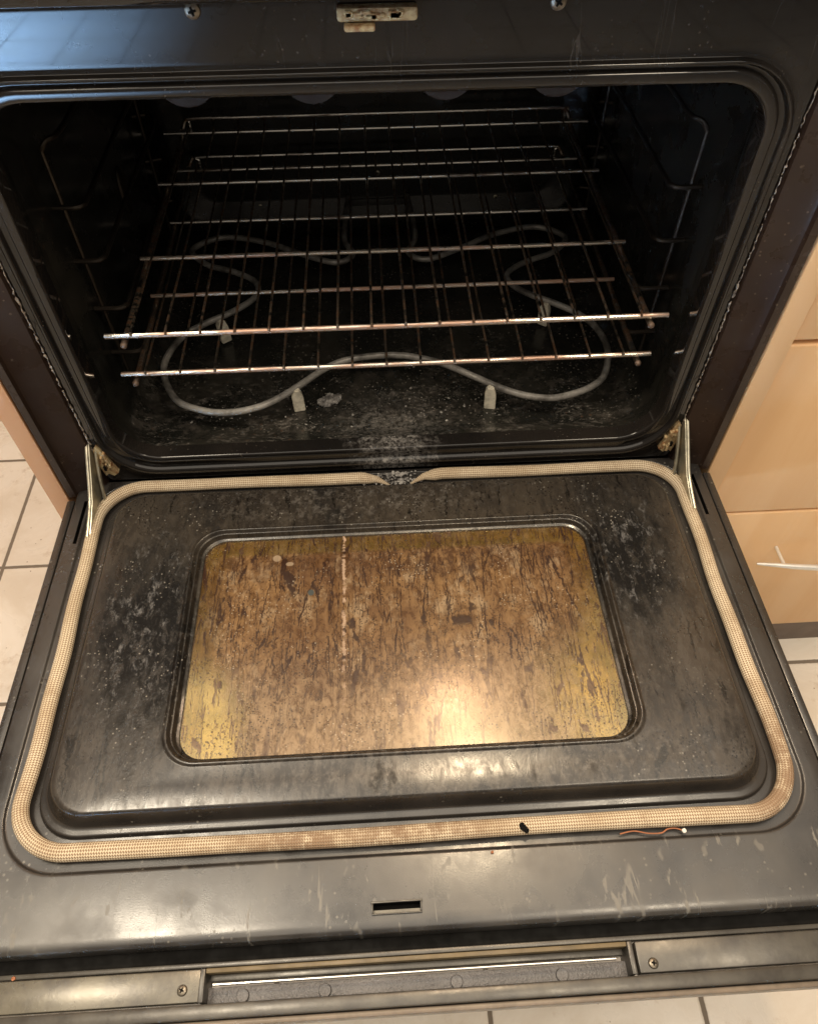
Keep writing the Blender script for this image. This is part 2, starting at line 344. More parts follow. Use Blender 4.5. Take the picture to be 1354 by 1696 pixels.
MAT['trim'] = simple('door_end_trim', (.085, .078, .066), .34, .25, .45, 34, .18, 260, .0006, .7, (.05, .045, .04))
MAT['plate'] = simple('door_end_plate', (.17, .155, .12), .27, .25, .4, 26, .12, 300, .0006, .7, (.085, .077, .066))
MAT['texplate'] = simple('leather_grain_metal', (.20, .195, .20), .42, .3, .2, 20, 1.0, 380, .0016)
MAT['skin'] = simple('outer_skin', (.21, .165, .125), .4, 0, .3, 40)
MAT['tan'] = simple('tan_wall', (.17, .125, .065), .5, 0, .35, 40)
MAT['screw'] = simple('screw_steel', (.22, .19, .15), .38, .8, .5, 300, .3)
MAT['beige'] = wood_mat(); MAT['edge'] = wood_mat('beige_edge', (.58, .31, .16), (.54, .28, .135))
MAT['stile'] = wood_mat('pale_stile', (.72, .47, .26), (.68, .43, .225))
MAT['satin'] = simple('satin_handle', (.80, .78, .74), .35, .5, .1, 80, .05)
MAT['steel'] = simple('brushed_steel', (.72, .70, .66), .3, 1.0, .1, 80, .05)
MAT['kick'] = simple('grey_plinth', (.17, .125, .10), .5, 0, .2, 20)
MAT['tile'] = tile_mat(); MAT['wall'] = simple('wall_paint', (.62, .42, .30), .7, 0, .1, 5)
MAT['flake'] = simple('ash_flake', (.36, .34, .31), .8, 0, .7, 300, .8, 600, .001)
MAT['char'] = simple('charred_lump', (.05, .045, .042), .5, 0, .5, 120, 1, 260, .002, .6, (.34, .32, .30))
MAT['copper'] = simple('orange_strand', (.44, .17, .08), .6, .2, .3, 60); MAT['white'] = simple('white_crumb', (.8, .78, .72), .6, 0, .1, 80)

# ------------------------------------------------------------------ mesh helpers
def link_mesh(name, bm, mat, parent=None, loc=None, smooth=30):
    me = bpy.data.meshes.new(name); bm.normal_update(); bm.to_mesh(me); bm.free()
    if smooth:
        for p in me.polygons: p.use_smooth = True
        me.set_sharp_from_angle(angle=rad(smooth))
    me.materials.append(MAT[mat]); o = bpy.data.objects.new(name, me); COL.objects.link(o)
    if parent:
        o.parent = parent
        if parent.type == 'EMPTY': o.matrix_parent_inverse = Matrix.Translation(-parent.location)
    return o
def thing(name, label, cat, loc=(0, 0, 0), group=None):
    o = bpy.data.objects.new(name, None); o.empty_display_size = .05; COL.objects.link(o); o.location = loc
    o['label'] = label; o['category'] = cat
    if group: o['group'] = group
    return o
def tag(o, label, cat, group=None, kind=None):
    if label: o['label'] = label; o['category'] = cat
    if group: o['group'] = group
    if kind: o['kind'] = kind
    return o
def box(bm, x0, x1, y0, y1, z0, z1, bev=0.0, seg=2):
    r_ = bmesh.ops.create_cube(bm, size=1.0); vs = r_['verts']
    bmesh.ops.scale(bm, vec=(abs(x1-x0), abs(y1-y0), abs(z1-z0)), verts=vs)
    bmesh.ops.translate(bm, vec=((x0+x1)/2, (y0+y1)/2, (z0+z1)/2), verts=vs)
    if bev:
        es = list({e for v in vs for e in v.link_edges})
        bmesh.ops.bevel(bm, geom=es, offset=bev, segments=seg, affect='EDGES', profile=.5)
    return vs
def bx(*a, **k):
    bm = bmesh.new(); box(bm, *a, **k); return bm
def catmull(pts, k=8, closed=False):
    P = [Vector(p) for p in pts]; out = []; n = len(P)
    rng = range(n if closed else n-1)
    for i in rng:
        if closed: a, b, c, d = P[(i-1) % n], P[i], P[(i+1) % n], P[(i+2) % n]
        else: a, b, c, d = P[max(i-1, 0)], P[i], P[i+1], P[min(i+2, n-1)]
        for j in range(k):
            t = j/k
            out.append(.5*((2*b)+(-a+c)*t+(2*a-5*b+4*c-d)*t*t+(-a+3*b-3*c+d)*t**3))
    if not closed: out.append(P[-1])
    return out
def tube(bm, pts, rad_, seg=10, closed=False, uv=False, flat=1.0, jitter=0.0):
    """rad_: number or list per point; flat squashes along z"""
    P = [Vector(p) for p in pts]; n = len(P)
    R_ = rad_ if isinstance(rad_, (list, tuple)) else [rad_]*n
    rings = []; us = [0.0]
    for i in range(1, n): us.append(us[-1]+(P[i]-P[i-1]).length)
    for i, p in enumerate(P):
        a = P[(i-1) % n] if (closed or i > 0) else p; b = P[(i+1) % n] if (closed or i < n-1) else p
        t = (b-a).normalized(); ref = Vector((0, 0, 1)) if abs(t.z) < .95 else Vector((0, 1, 0))
        s = t.cross(ref).normalized(); u = s.cross(t).normalized()
        rr_ = R_[i]; ring = []
        for k in range(seg):
            q = 2*math.pi*k/seg; j = 1+random.uniform(-jitter, jitter)
            ring.append(bm.verts.new(p+s*(math.cos(q)*rr_*j)+u*(math.sin(q)*rr_*flat*j)))
        rings.append(ring)
    uvl = bm.loops.layers.uv.verify() if uv else None
    m = n if closed else n-1
    for i in range(m):
        A, B = rings[i], rings[(i+1) % n]
        for k in range(seg):
            f = bm.faces.new((A[k], A[(k+1) % seg], B[(k+1) % seg], B[k]))
            if uv:
                u1 = us[i+1] if i+1 < n else us[-1]+(P[0]-P[-1]).length
                for l, (uu, vv) in zip(f.loops, ((us[i], k/seg), (us[i], (k+1)/seg), (u1, (k+1)/seg), (u1, k/seg))): l[uvl].uv = (uu, vv)
    if not closed:
        bm.faces.new(rings[0][::-1]); bm.faces.new(rings[-1])
def tb(pts, r_, **k):
    bm = bmesh.new(); tube(bm, pts, r_, **k); return bm
def rr(hx, lo, hi, rd, n=10, cx=0.0, sub=14):
    """rounded rectangle as (a, b) points, same count whatever the size; edges subdivided"""
    rd = max(rd, .0003); pts = []
    cs = [(cx+hx-rd, hi-rd, 0), (cx-hx+rd, hi-rd, 90), (cx-hx+rd, lo+rd, 180), (cx+hx-rd, lo+rd, 270)]
    for i, (a, b, s0) in enumerate(cs):
        arc = [(a+rd*math.cos(rad(s0+90*k/n)), b+rd*math.sin(rad(s0+90*k/n))) for k in range(n+1)]
        pts += arc
        a2, b2, s2 = cs[(i+1) % 4]; nx = (a2+rd*math.cos(rad(s2)), b2+rd*math.sin(rad(s2))); e = arc[-1]
        for k in range(1, sub): pts.append((e[0]+(nx[0]-e[0])*k/sub, e[1]+(nx[1]-e[1])*k/sub))
    return pts
def fillet(prof, segs=4):
    """prof rows: (hx, lo, hi, r, level, fillet radius) -> rounded rows"""
    out = []
    for i, p in enumerate(prof):
        f = p[5]
        if i in (0, len(prof)-1) or f <= 0: out.append(p[:5]); continue
        a, b = prof[i-1], prof[i+1]
        def d(u, v): return math.sqrt((u[0]-v[0])**2+(u[4]-v[4])**2+(.5*((u[1]-v[1])))**2)
        la, lb = max(d(a, p), 1e-6), max(d(b, p), 1e-6); ta, tb_ = min(f/la, .48), min(f/lb, .48)
        A = [p[k]+(a[k]-p[k])*ta for k in range(5)]; B = [p[k]+(b[k]-p[k])*tb_ for k in range(5)]
        for j in range(segs+1):
            t = j/segs; out.append(tuple((1-t)**2*A[k]+2*t*(1-t)*p[k]+t*t*B[k] for k in range(5)))
    return out
def rings(prof, plane='xy', segs=4, cap=False, n=10):
    bm = bmesh.new(); prev = None; first = None
    for hx, lo, hi, rd, lev in fillet(prof, segs):
        pts = rr(hx, lo, hi, rd, n)
        vs = [bm.verts.new((a, b, lev) if plane == 'xy' else (a, lev, b)) for a, b in pts]
        if prev:
            for k in range(len(vs)):
                q = (k+1) % len(vs)
                try: bm.faces.new((prev[k], prev[q], vs[q], vs[k]))
                except ValueError: pass
        prev = vs; first = first or vs
    if cap: bm.faces.new(prev)
    bmesh.ops.recalc_face_normals(bm, faces=bm.faces)
    return bm
def flat_pane(hx, lo, hi, rd, z, th):
    bm = rings([(hx, lo, hi, rd, z-th, 0), (hx, lo, hi, rd, z, 0)], 'xy', cap=False)
    bm2 = bmesh.new(); pts = rr(hx, lo, hi, rd); top = [bm2.verts.new((a, b, z)) for a, b in pts]; bot = [bm2.verts.new((a, b, z-th)) for a, b in pts]
    bm2.faces.new(top); bm2.faces.new(bot[::-1])
    for k in range(len(pts)):
        q = (k+1) % len(pts); bm2.faces.new((bot[k], bot[q], top[q], top[k]))
    bm.free(); return bm2

# ------------------------------------------------------------------ setting
bm = bmesh.new(); vs = [bm.verts.new(p) for p in ((-6, -7, FLOOR), (5, -7, FLOOR), (5, 1.2, FLOOR), (-6, 1.2, FLOOR))]; bm.faces.new(vs)
tag(link_mesh('floor', bm, 'tile', smooth=None), None, None, kind='structure')
tag(link_mesh('wall', bx(-6, 5, .62, .70, FLOOR, 1.9), 'wall', smooth=None), 'orange beige kitchen wall behind the oven', 'wall')

# ------------------------------------------------------------------ the oven
oven = thing('built_in_oven', 'dirty black built-in oven with its door folded down open', 'oven', (0, .25, FLOOR))
# frame: enamel flange with rolled rim round the mouth
front = rings([
    (.3050, .0430, .4245, .045, .014, 0),
    (.3050, .0430, .4245, .045, -.0035, .0015),
    (.3068, .0412, .4263, .046, -.0050, .0022),
    (.3132, .0350, .4332, .050, -.0048, .0018),
    (.3150, .0335, .4350, .051, -.0005, .0014),
    (.3205, .0240, .4370, .054, -.0005, .0014),
    (.3225, .0210, .4382, .056, -.0052, .0034),
    (.3262, .0145, .4402, .060, -.0050, .0038),
    (.3285, .0120, .4420, .062, .0000, .0010),
    (.3345, .0030, .4862, .006, .0000, .001),
    (.3352, .0022, .4872, .006, .0060, 0)], 'xz', segs=4)
body = link_mesh('front_frame', front, 'front', oven)
cav = rings([
    (.3050, .0430, .4245, .045, .0135, 0),
    (.3075, .0390, .4280, .046, .024, .004),
    (.3130, .0300, .4340, .050, .040, .006),
    (.3130, .0285, .4350, .050, .075, .006),
    (.3130, .0245, .4350, .050, .090, .006),
    (.3130, .0245, .4350, .050, .505, .02),
    (.2750, .0600, .4000, .030, .522, .004),
    (.2700, .0640, .3960, .028, .522, 0)], 'xz', cap=True)
link_mesh('cavity', cav, 'cavity', oven)
# upper control section and hidden carcass
link_mesh('control_panel', bx(-.378, .378, -.022, .55, .4885, .60, bev=.004), 'front', oven)
link_mesh('carcass', bx(-.376, .376, .02, .56, FLOOR+.06, -.055, bev=.003), 'black', oven)
link_mesh('plinth', bx(-.370, .370, .05, .54, FLOOR, FLOOR+.058), 'black', oven)
for s in (-1, 1):
    bm = bmesh.new()
    prof = [(.3365, .060), (.3365, .0015), (.3385, -.0045), (.352, -.0085), (.3665, -.0130), (.3690, -.0150), (.3705, -.0195), (.3775, -.0205), (.3790, -.0190), (.3790, .56), (.3365, .56)]
    lo = [bm.verts.new((s*x, y, -.0010)) for x, y in prof]; hi = [bm.verts.new((s*x, y, .4880)) for x, y in prof]
    for i in range(len(prof)):
        j = (i+1) % len(prof); bm.faces.new((lo[i], lo[j], hi[j], hi[i]))
    bm.faces.new(lo); bm.faces.new(hi); bmesh.ops.recalc_face_normals(bm, faces=bm.faces)
    link_mesh('side_trim', bm, 'column', oven, smooth=25)
    # crumbling pale sealant in the joint
    bm = bmesh.new(); z = .03
    while z < .47:
        L = random.uniform(.006, .03); k = max(3, int(L/.0025))
        strong = 1.0 if (.05 < z < .26) else .7
        pts = [(s*(.3355+random.uniform(-.0006, .0006)), -.0010+random.uniform(-.0008, .0006), z+L*i/k) for i in range(k+1)]
        tube(bm, pts, [random.uniform(.0001, .0014)*strong for _ in pts], seg=6, jitter=.35)
        z += L-.001+(random.uniform(0, .006) if random.random() < .3 else 0)
    link_mesh('sealant', bm, 'crust', oven)
# latch keeper and screws in the top rail
bm = bx(-.0270, .0285, -.008, .004, .4720, .4810, bev=.0022); 
for _ in range(14):
    x = random.uniform(-.025, .026); box(bm, x, x+random.uniform(.003, .008), -.0098, -.004, .473+random.uniform(0, .003), .477+random.uniform(0, .003), bev=.0008, seg=1)
lk = link_mesh('latch_keeper', bm, 'rusty', body)
link_mesh('latch_tab', bx(-.0225, -.0010, -.0125, -.003, .4675, .4715, bev=.0015), 'rusty', lk)
def screw(parent, c, nrm, rd=.004, mat='screw', name='screw'):
    """domed head with a cross recess, axis nrm"""
    bm = bmesh.new(); prof = [(0, .55), (.25, .55), (.30, .9), (.6, .85), (.88, .55), (1.0, .1), (1.0, -.3)]; sg = 20; prev = None
    for q, h in prof:
        if q == 0: prev = [bm.verts.new((0, 0, h*rd*.5))]*1; cen = prev[0]; ring = None; continue
        ring2 = [bm.verts.new((q*rd*math.cos(2*math.pi*k/sg), q*rd*math.sin(2*math.pi*k/sg), h*rd*.5)) for k in range(sg)]
        for k in range(sg):
            if ring is None: bm.faces.new((cen, ring2[k], ring2[(k+1) % sg]))
            else: bm.faces.new((ring[k], ring2[k], ring2[(k+1) % sg], ring[(k+1) % sg]))
        ring = ring2
    o = link_mesh(name, bm, mat, parent)
    qn = Vector((0, 0, 1)).rotation_difference(Vector(nrm)).to_matrix().to_4x4()
    o.data.transform(Matrix.Translation(c) @ qn)
    bm = bmesh.new(); w_ = rd*.13
    box(bm, -rd*.5, rd*.5, -w_, w_, rd*.36, rd*.475); box(bm, -w_, w_, -rd*.5, rd*.5, rd*.36, rd*.478)
    s_ = link_mesh('cross_slot', bm, 'black', o, smooth=None); s_.data.transform(Matrix.Translation(c) @ qn @ Matrix.Rotation(random.uniform(0, 1.5), 4, 'Z'))
    return o
for x in (-.1250, .1265): screw(body, (x, .0, .4795), (0, -1, 0), .0058)

# heating elements
ce = [(-.046, .520, .062), (-.050, .47, .062), (-.052, .40, .062), (-.040, .362, .062), (-.065, .343, .062), (-.115, .368, .062), (-.170, .402, .062), (-.232, .418, .062),
      (-.272, .388, .062), (-.248, .350, .062), (-.206, .328, .062), (-.176, .304, .062), (-.171, .272, .062), (-.197, .240, .062), (-.236, .212, .062), (-.262, .184, .062),
      (-.2755, .132, .060), (-.2535, .075, .060), (-.220, .053, .060), (-.186, .047, .060), (-.152, .055, .060), (-.1245, .073, .060), (-.0985, .097, .060), (-.0750, .119, .060), (-.048, .133, .060), (-.018, .138, .060),
      (.012, .138, .060), (.038, .132, .060), (.070, .118, .060), (.106, .092, .060), (.135, .070, .060), (.163, .055, .060), (.190, .049, .060), (.214, .053, .060), (.244, .066, .060), (.2645, .087, .060), (.2785, .133, .060),
      (.2725, .175, .062), (.255, .205, .062), (.230, .228, .062), (.200, .250, .062), (.178, .274, .062), (.175, .302, .062), (.205, .328, .062), (.248, .350, .062), (.272, .388, .062),
      (.232, .418, .062), (.170, .402, .062), (.115, .368, .062), (.065, .343, .062), (.040, .362, .062), (.052, .40, .062), (.050, .47, .062), (.046, .520, .062)]
el = link_mesh('bake_element', tb(catmull(ce, 6), .0041, seg=12), 'element', oven)
for x, y, a in ((-.110, .083, .2), (.1245, .073, -.2), (-.2145, .222, .6), (.2180, .232, -.6)):
    bm = bmesh.new()
    prof = [(-.007, 0), (.007, 0), (.0065, .022), (.003, .034), (-.004, .034), (-.0075, .026)]
    A = [bm.verts.new((u, -.0055, v)) for u, v in prof]; B = [bm.verts.new((u*.92, .0055, v)) for u, v in prof]
    bm.faces.new(A); bm.faces.new(B[::-1])
    for i in range(len(prof)): j = (i+1) % len(prof); bm.faces.new((A[j], A[i], B[i], B[j]))
    bmesh.ops.bevel(bm, geom=list(bm.edges), offset=.001, segments=2, affect='EDGES')
    bmesh.ops.rotate(bm, verts=bm.verts, cent=(0, 0, 0), matrix=Matrix.Rotation(a, 3, 'Z')); bmesh.ops.translate(bm, verts=bm.verts, vec=(x, y, .0275))
    link_mesh('ceramic_support', bm, 'ceramic', el)
for cx_ in (-.146, -.0505, .0520, .1385):
    bm = bmesh.new(); bmesh.ops.create_cone(bm, cap_ends=True, segments=40, radius1=.0245, radius2=.0245, depth=.005)
    bmesh.ops.bevel(bm, geom=list(bm.edges), offset=.0015, segments=2, affect='EDGES')
    bmesh.ops.rotate(bm, verts=bm.verts, cent=(0, 0, 0), matrix=Matrix.Rotation(rad(90), 3, 'X')); bmesh.ops.translate(bm, verts=bm.verts, vec=(cx_, .020, .4335))
    link_mesh('rim_tab', bm, 'tab', oven)
# rack guides on both side walls
for s in (-1, 1):
    bm = bmesh.new()
    for y in (.095, .415): tube(bm, [(s*.3035, y, z) for z in (.075, .15, .25, .345)], .0023, seg=8)
    tube(bm, catmull([(s*.3035, .095, .345), (s*.298, .098, .352), (s*.290, .11, .353), (s*.288, .16, .353), (s*.288, .415, .353), (s*.3035, .415, .345)], 4), .0024, seg=8)
    for z in (.118, .177, .2345, .2920):
        c_ = [(s*.3125, .093, z), (s*.300, .0925, z), (s*.286, .0925, z), (s*.2795, .098, z), (s*.2780, .115, z), (s*.2780, .25, z), (s*.2780, .41, z), (s*.3125, .418, z)]
        if z > .2: c_ = [((p[0]*1.02), p[1], p[2]) for p in c_]
        tube(bm, catmull(c_, 5), .0026, seg=8)
    link_mesh('rack_guide', bm, 'guide', oven)
# lamp guards / knobs on the far side walls and screws on the back
for x, z in ((-.185, .052), (.187, .055), (-.0355, .046), (.036, .046), (.001, .100)): screw(oven, (x, .521, z), (0, -1, 0), .0045, 'zinc')
link_mesh('cover_plate', bx(-.045, .045, .5170, .5195, .026, .060, bev=.001), 'cavity', oven)
for s, y, z in ((-1, .30, .20), (1, .36, .33)):
    bm = bmesh.new(); bmesh.ops.create_uvsphere(bm, u_segments=16, v_segments=10, radius=.02)
    bmesh.ops.scale(bm, vec=(.35, .8, 1.5), verts=bm.verts); bmesh.ops.translate(bm, vec=(s*.312, y, z), verts=bm.verts)
    link_mesh('lamp_cover', bm, 'guide', oven)

# ---- hinge arms and receivers
for s in (-1, 1):
    dx = 0 if s < 0 else .002
    bm = bmesh.new()
    T_ = [(.018, .082), (-.010, .059), (-.034, .037), (-.050, .024), (-.068, .016), (-.088, .009)]
    B_ = [(.018, .048), (-.006, .024), (-.022, .009), (-.040, .000), (-.060, -.004), (-.080, -.004)]
    x0, x1 = s*.3385, s*.3363
    rows = [[bm.verts.new((x, y, z)) for (y, z) in L] for x in (x0, x1) for L in (T_, B_)]
    n_ = len(T_)
    def q(a, b, c_, d):
        bm.faces.new((a, b, c_, d))
    for i in range(n_-1):
        q(rows[0][i], rows[0][i+1], rows[1][i+1], rows[1][i]); q(rows[2][i], rows[3][i], rows[3][i+1], rows[2][i+1])
        q(rows[0][i], rows[2][i], rows[2][i+1], rows[0][i+1]); q(rows[1][i], rows[1][i+1], rows[3][i+1], rows[3][i])
    bmesh.ops.recalc_face_normals(bm, faces=bm.faces)
    # folded top flange of the channel
    tube(bm, catmull([(s*.3392, y, z+.001) for y, z in T_], 4), .0017, seg=8)
    arm = link_mesh('hinge_arm', bm, 'zinc', oven)
    bm = bmesh.new()
    tube(bm, catmull([(s*.3315, .000, .060), (s*.3315, -.012, .046), (s*.331, -.026, .024), (s*.330, -.036, .006)], 5), [.0016]*16, seg=8, flat=2.0)
    link_mesh('link_strip', bm, 'zinc', arm)
    bm = bmesh.new()
    out = [(.0, .055), (.004, .060), (.009, .052), (.016, .030), (.020, .018), (.012, .012), (.006, .016), (.001, .012), (-.002, .03)]
    f0 = [bm.verts.new((s*(.3335-u*.85), -.0052+random.uniform(-.001, .001), v+.004)) for u, v in out]; f1 = [bm.verts.new((s*(.3335-u*.85), .002, v+.004)) for u, v in out]
    bm.faces.new(f0); bm.faces.new(f1[::-1])
    for i in range(len(out)): j = (i+1) % len(out); bm.faces.new((f0[j], f0[i], f1[i], f1[j]))
    for _ in range(9):
        u = random.uniform(.001, .013); v = random.uniform(.02, .05); box(bm, s*(.3335-u), s*(.3335-u-.003), -.0085, -.003, v, v+random.uniform(.003, .01), bev=.0008, seg=1)
    bmesh.ops.recalc_face_normals(bm, faces=bm.faces)
    hr = link_mesh('hinge_receiver', bm, 'rusty', oven, smooth=None)
    link_mesh('keyhole', bx(s*.3290, s*.3262, -.0095, -.0075, .030, .0365), 'black', hr, smooth=None)

# ---- the door, lying open
panel = rings([
    (.3700, -.4870, .0000, .0060, -.0300, 0),
    (.3700, -.4870, .0000, .0060, .0000, .0050),
    (.3520, -.4305, -.0025, .0560, .0000, .0010),
    (.3500, -.4288, -.0030, .0545, -.0022, .0012),
    (.3240, -.4028, -.0255, .0400, -.0022, .0008),
    (.3228, -.4016, -.0265, .0395, .0020, .0015),
    (.3165, -.3950, -.0330, .0370, .0028, .0028),
    (.3075, -.3895, -.0415, .0340, .0220, .0042),
    (.2700, -.3700, -.0700, .0300, .0222, 0),
    (.2180, -.3545, -.0950, .0320, .0218, .0015),
    (.2165, -.3530, -.0962, .0310, .0236, .0010),
    (.2145, -.3512, -.0980, .0300, .0238, .0012),
    (.2120, -.3490, -.1000, .0285, .0195, .0012),
    (.2105, -.3480, -.1008, .0275, .0195, .0008),
    (.2085, -.3465, -.1025, .0260, .0140, .0010),
    (.2050, -.3450, -.1055, .0235, .0132, .0006),
    (.2045, -.3445, -.1060, .0230, .0105, 0)], 'xy', segs=4)
# cut the latch slot and the two hinge slots through the sheet
for x0, x1, y0, y1 in ((-.0340, .0040, -.4740, -.4660), (-.3582, -.3545, -.089, -.028), (.3545, .3582, -.089, -.028)):
    for co_, no_ in (((x0, 0, 0), (1, 0, 0)), ((x1, 0, 0), (1, 0, 0)), ((0, y0, 0), (0, 1, 0)), ((0, y1, 0), (0, 1, 0))):
        fs = [f for f in panel.faces if abs(f.calc_center_median().z) < .0004 and abs(f.normal.z) > .99 and (max(v.co.y for v in f.verts) < -.43 or abs(f.calc_center_median().x) > .3515)]
        g = fs+list({e for f in fs for e in f.edges})+list({v for f in fs for v in f.verts})
        bmesh.ops.bisect_plane(panel, geom=g, plane_co=co_, plane_no=no_, dist=1e-6)
    kill = [f for f in panel.faces if x0 < f.calc_center_median().x < x1 and y0 < f.calc_center_median().y < y1 and abs(f.calc_center_median().z) < .0004]
    bmesh.ops.delete(panel, geom=kill, context='FACES')
door = link_mesh('door', panel, 'door', oven)
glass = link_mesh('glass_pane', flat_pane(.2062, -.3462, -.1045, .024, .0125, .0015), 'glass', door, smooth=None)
well = rings([(.2075, -.3480, -.1025, .025, .0105, 0), (.2095, -.3500, -.1005, .025, -.0150, .003), (.2060, -.3460, -.1045, .024, -.0200, .002)], 'xy', segs=3)
link_mesh('inner_reflector', well, 'gold', door)
link_mesh('inner_pane', flat_pane(.2060, -.3460, -.1045, .024, -.0201, .002), 'goldfloor', door, smooth=None)
# gasket: braided tube with its two ends tucked under near the hinge middle
gp = rr(.3352, -.4152, -.0140, .047, 14, sub=30)
gpts = [Vector((a, b, .0042)) for a, b in gp]
def cut_gasket():
    # reorder to start right of the gap on the hinge side
    top = [i for i, p in enumerate(gpts) if abs(p.y+.0140) < 1e-4 and p.x > .022]
    i0 = min(top, key=lambda i: gpts[i].x)
    L = gpts[i0::-1]+gpts[:i0:-1]
    L = [p for p in L if not (abs(p.y+.0140) < 1e-4 and -.004 < p.x < .022)]
    return L
gl_ = cut_gasket()
gl_ = [Vector((.0205, -.0240, -.0005)), Vector((.027, -.0205, .001)), Vector((.036, -.0165, .003))]+[p for p in gl_ if not (abs(p.y+.014) < 1e-4 and -.022 < p.x < .044)]+[Vector((-.020, -.0165, .003)), Vector((-.011, -.0205, .001)), Vector((-.0045, -.0240, -.0005))]
dense = [] 
for i in range(len(gl_)-1):
    a, b = gl_[i], gl_[i+1]; k = max(1, int((b-a).length/.004))
    dense += [a.lerp(b, j/k) for j in range(k)]
dense.append(gl_[-1])
N_ = len(dense)
for i, p in enumerate(dense):    # the tube wanders a little, as old rope does
    p.x += .0011*math.sin(i*.11)+.0006*math.sin(i*.31+1); p.y += .0007*math.sin(i*.07+2); p.z += .0004*math.sin(i*.17)
rads = []
for i in range(N_):
    e = min(i, N_-1-i)*.004
    rads.append(.0074*min(1, .16+e/.028)*(1+.03*math.sin(i*.13)))
gb = bmesh.new(); tube(gb, dense, rads, seg=28, uv=True, flat=.82)
link_mesh('gasket', gb, 'braid', door)
# pinched copper-brown ends
# latch slot near the front lip
sl = bmesh.new()
for a in (box(sl, -.0358, .0058, -.4662, -.4648, .0000, .0020, bev=.0004), box(sl, -.0352, .0052, -.4745, -.4735, .0002, .0020, bev=.0004),
          box(sl, -.0352, -.0342, -.4735, -.4660, .0002, .0020, bev=.0004), box(sl, .0042, .0052, -.4735, -.4660, .0002, .0020, bev=.0004)): pass
slot = link_mesh('latch_slot_rim', sl, 'trim', door)
def well_box(x0, x1, y0, y1, zb):
    bm = bmesh.new(); a = [bm.verts.new(p) for p in ((x0, y0, .0001), (x1, y0, .0001), (x1, y1, .0001), (x0, y1, .0001))]; b = [bm.verts.new((v.co.x, v.co.y, zb)) for v in a]
    for i in range(4): j = (i+1) % 4; bm.faces.new((a[i], a[j], b[j], b[i]))
    bm.faces.new(b); return bm
link_mesh('latch_slot', well_box(-.0341, .0041, -.4741, -.4659, -.012), 'black', slot, smooth=None)
link_mesh('slot_ledge', bx(-.0338, .0038, -.4738, -.4705, -.0060, -.0035), 'plate', slot, smooth=None)
for s in (-1, 1):
    link_mesh('hinge_slot', well_box(min(s*.3544, s*.3583), max(s*.3544, s*.3583), -.0891, -.0279, -.012), 'black', door, smooth=None)
    link_mesh('side_skin', bx(s*.3708, s*.3795, -.5350, -.0250, -.040, -.0012, bev=.0015), 'door', door)
# end trim beyond the lip
link_mesh('vent_gap', bx(-.3695, .3695, -.4975, -.4872, -.040, -.0222), 'black', door, smooth=None)
def zbar(name, x0, x1, y0, y1, z0, z1, mat, bev=.0012): return link_mesh(name, bx(x0, x1, y0, y1, z0, z1, bev=bev), mat, door)
Z = -.020
zbar('end_ledge', -.3706, .3706, -.5005, -.4970, -.036, Z+.0005, 'trim', .0008)
pl_ = zbar('end_plate', -.3706, -.1712, -.5232, -.5012, -.036, Z, 'plate'); pr_ = zbar('end_plate', .1745, .3706, -.5232, -.5012, -.036, Z-.0008, 'trim')
screw(pl_, (-.1846, -.5148, Z+.0006), (0, 0, 1), .0040); screw(pr_, (.1860, -.5170, Z-.0002), (0, 0, 1), .0040)
for s, x in ((-1, -.1700), (1, .1700)): zbar('pocket_end', x-.0020*1, x+.0020, -.5236, -.5010, -.050, Z+.0008, 'trim', .0006)
zbar('pocket_wall', -.168, .168, -.5042, -.5008, -.048, Z-.0012, 'tan', .0006)
zbar('pocket_ledge', -.166, .166, -.5090, -.5044, -.048, -.031, 'trim', .0006)
link_mesh('pull_rod', tb([(-.162, -.5118, -.0245), (.158, -.5118, -.0245)], .0012, seg=10), 'steel', door)
zbar('pocket_floor', -.168, .168, -.5240, -.5125, -.052, -.036, 'texplate', .0004)
for x in (-.14, -.075, .03, .115):
    bm = bmesh.new(); bmesh.ops.create_cone(bm, cap_ends=True, segments=24, radius1=.0052, radius2=.0045, depth=.003); bmesh.ops.translate(bm, vec=(x, -.5195, -.0350), verts=bm.verts)
    link_mesh('rivet', bm, 'texplate', door)
zbar('end_edge', -.3795, .3795, -.5345, -.5245, -.046, Z+.0006, 'trim', .0018)
zbar('outer_skin', -.3795, .3795, -.5395, -.5350, -.046, Z-.0045, 'skin', .002)

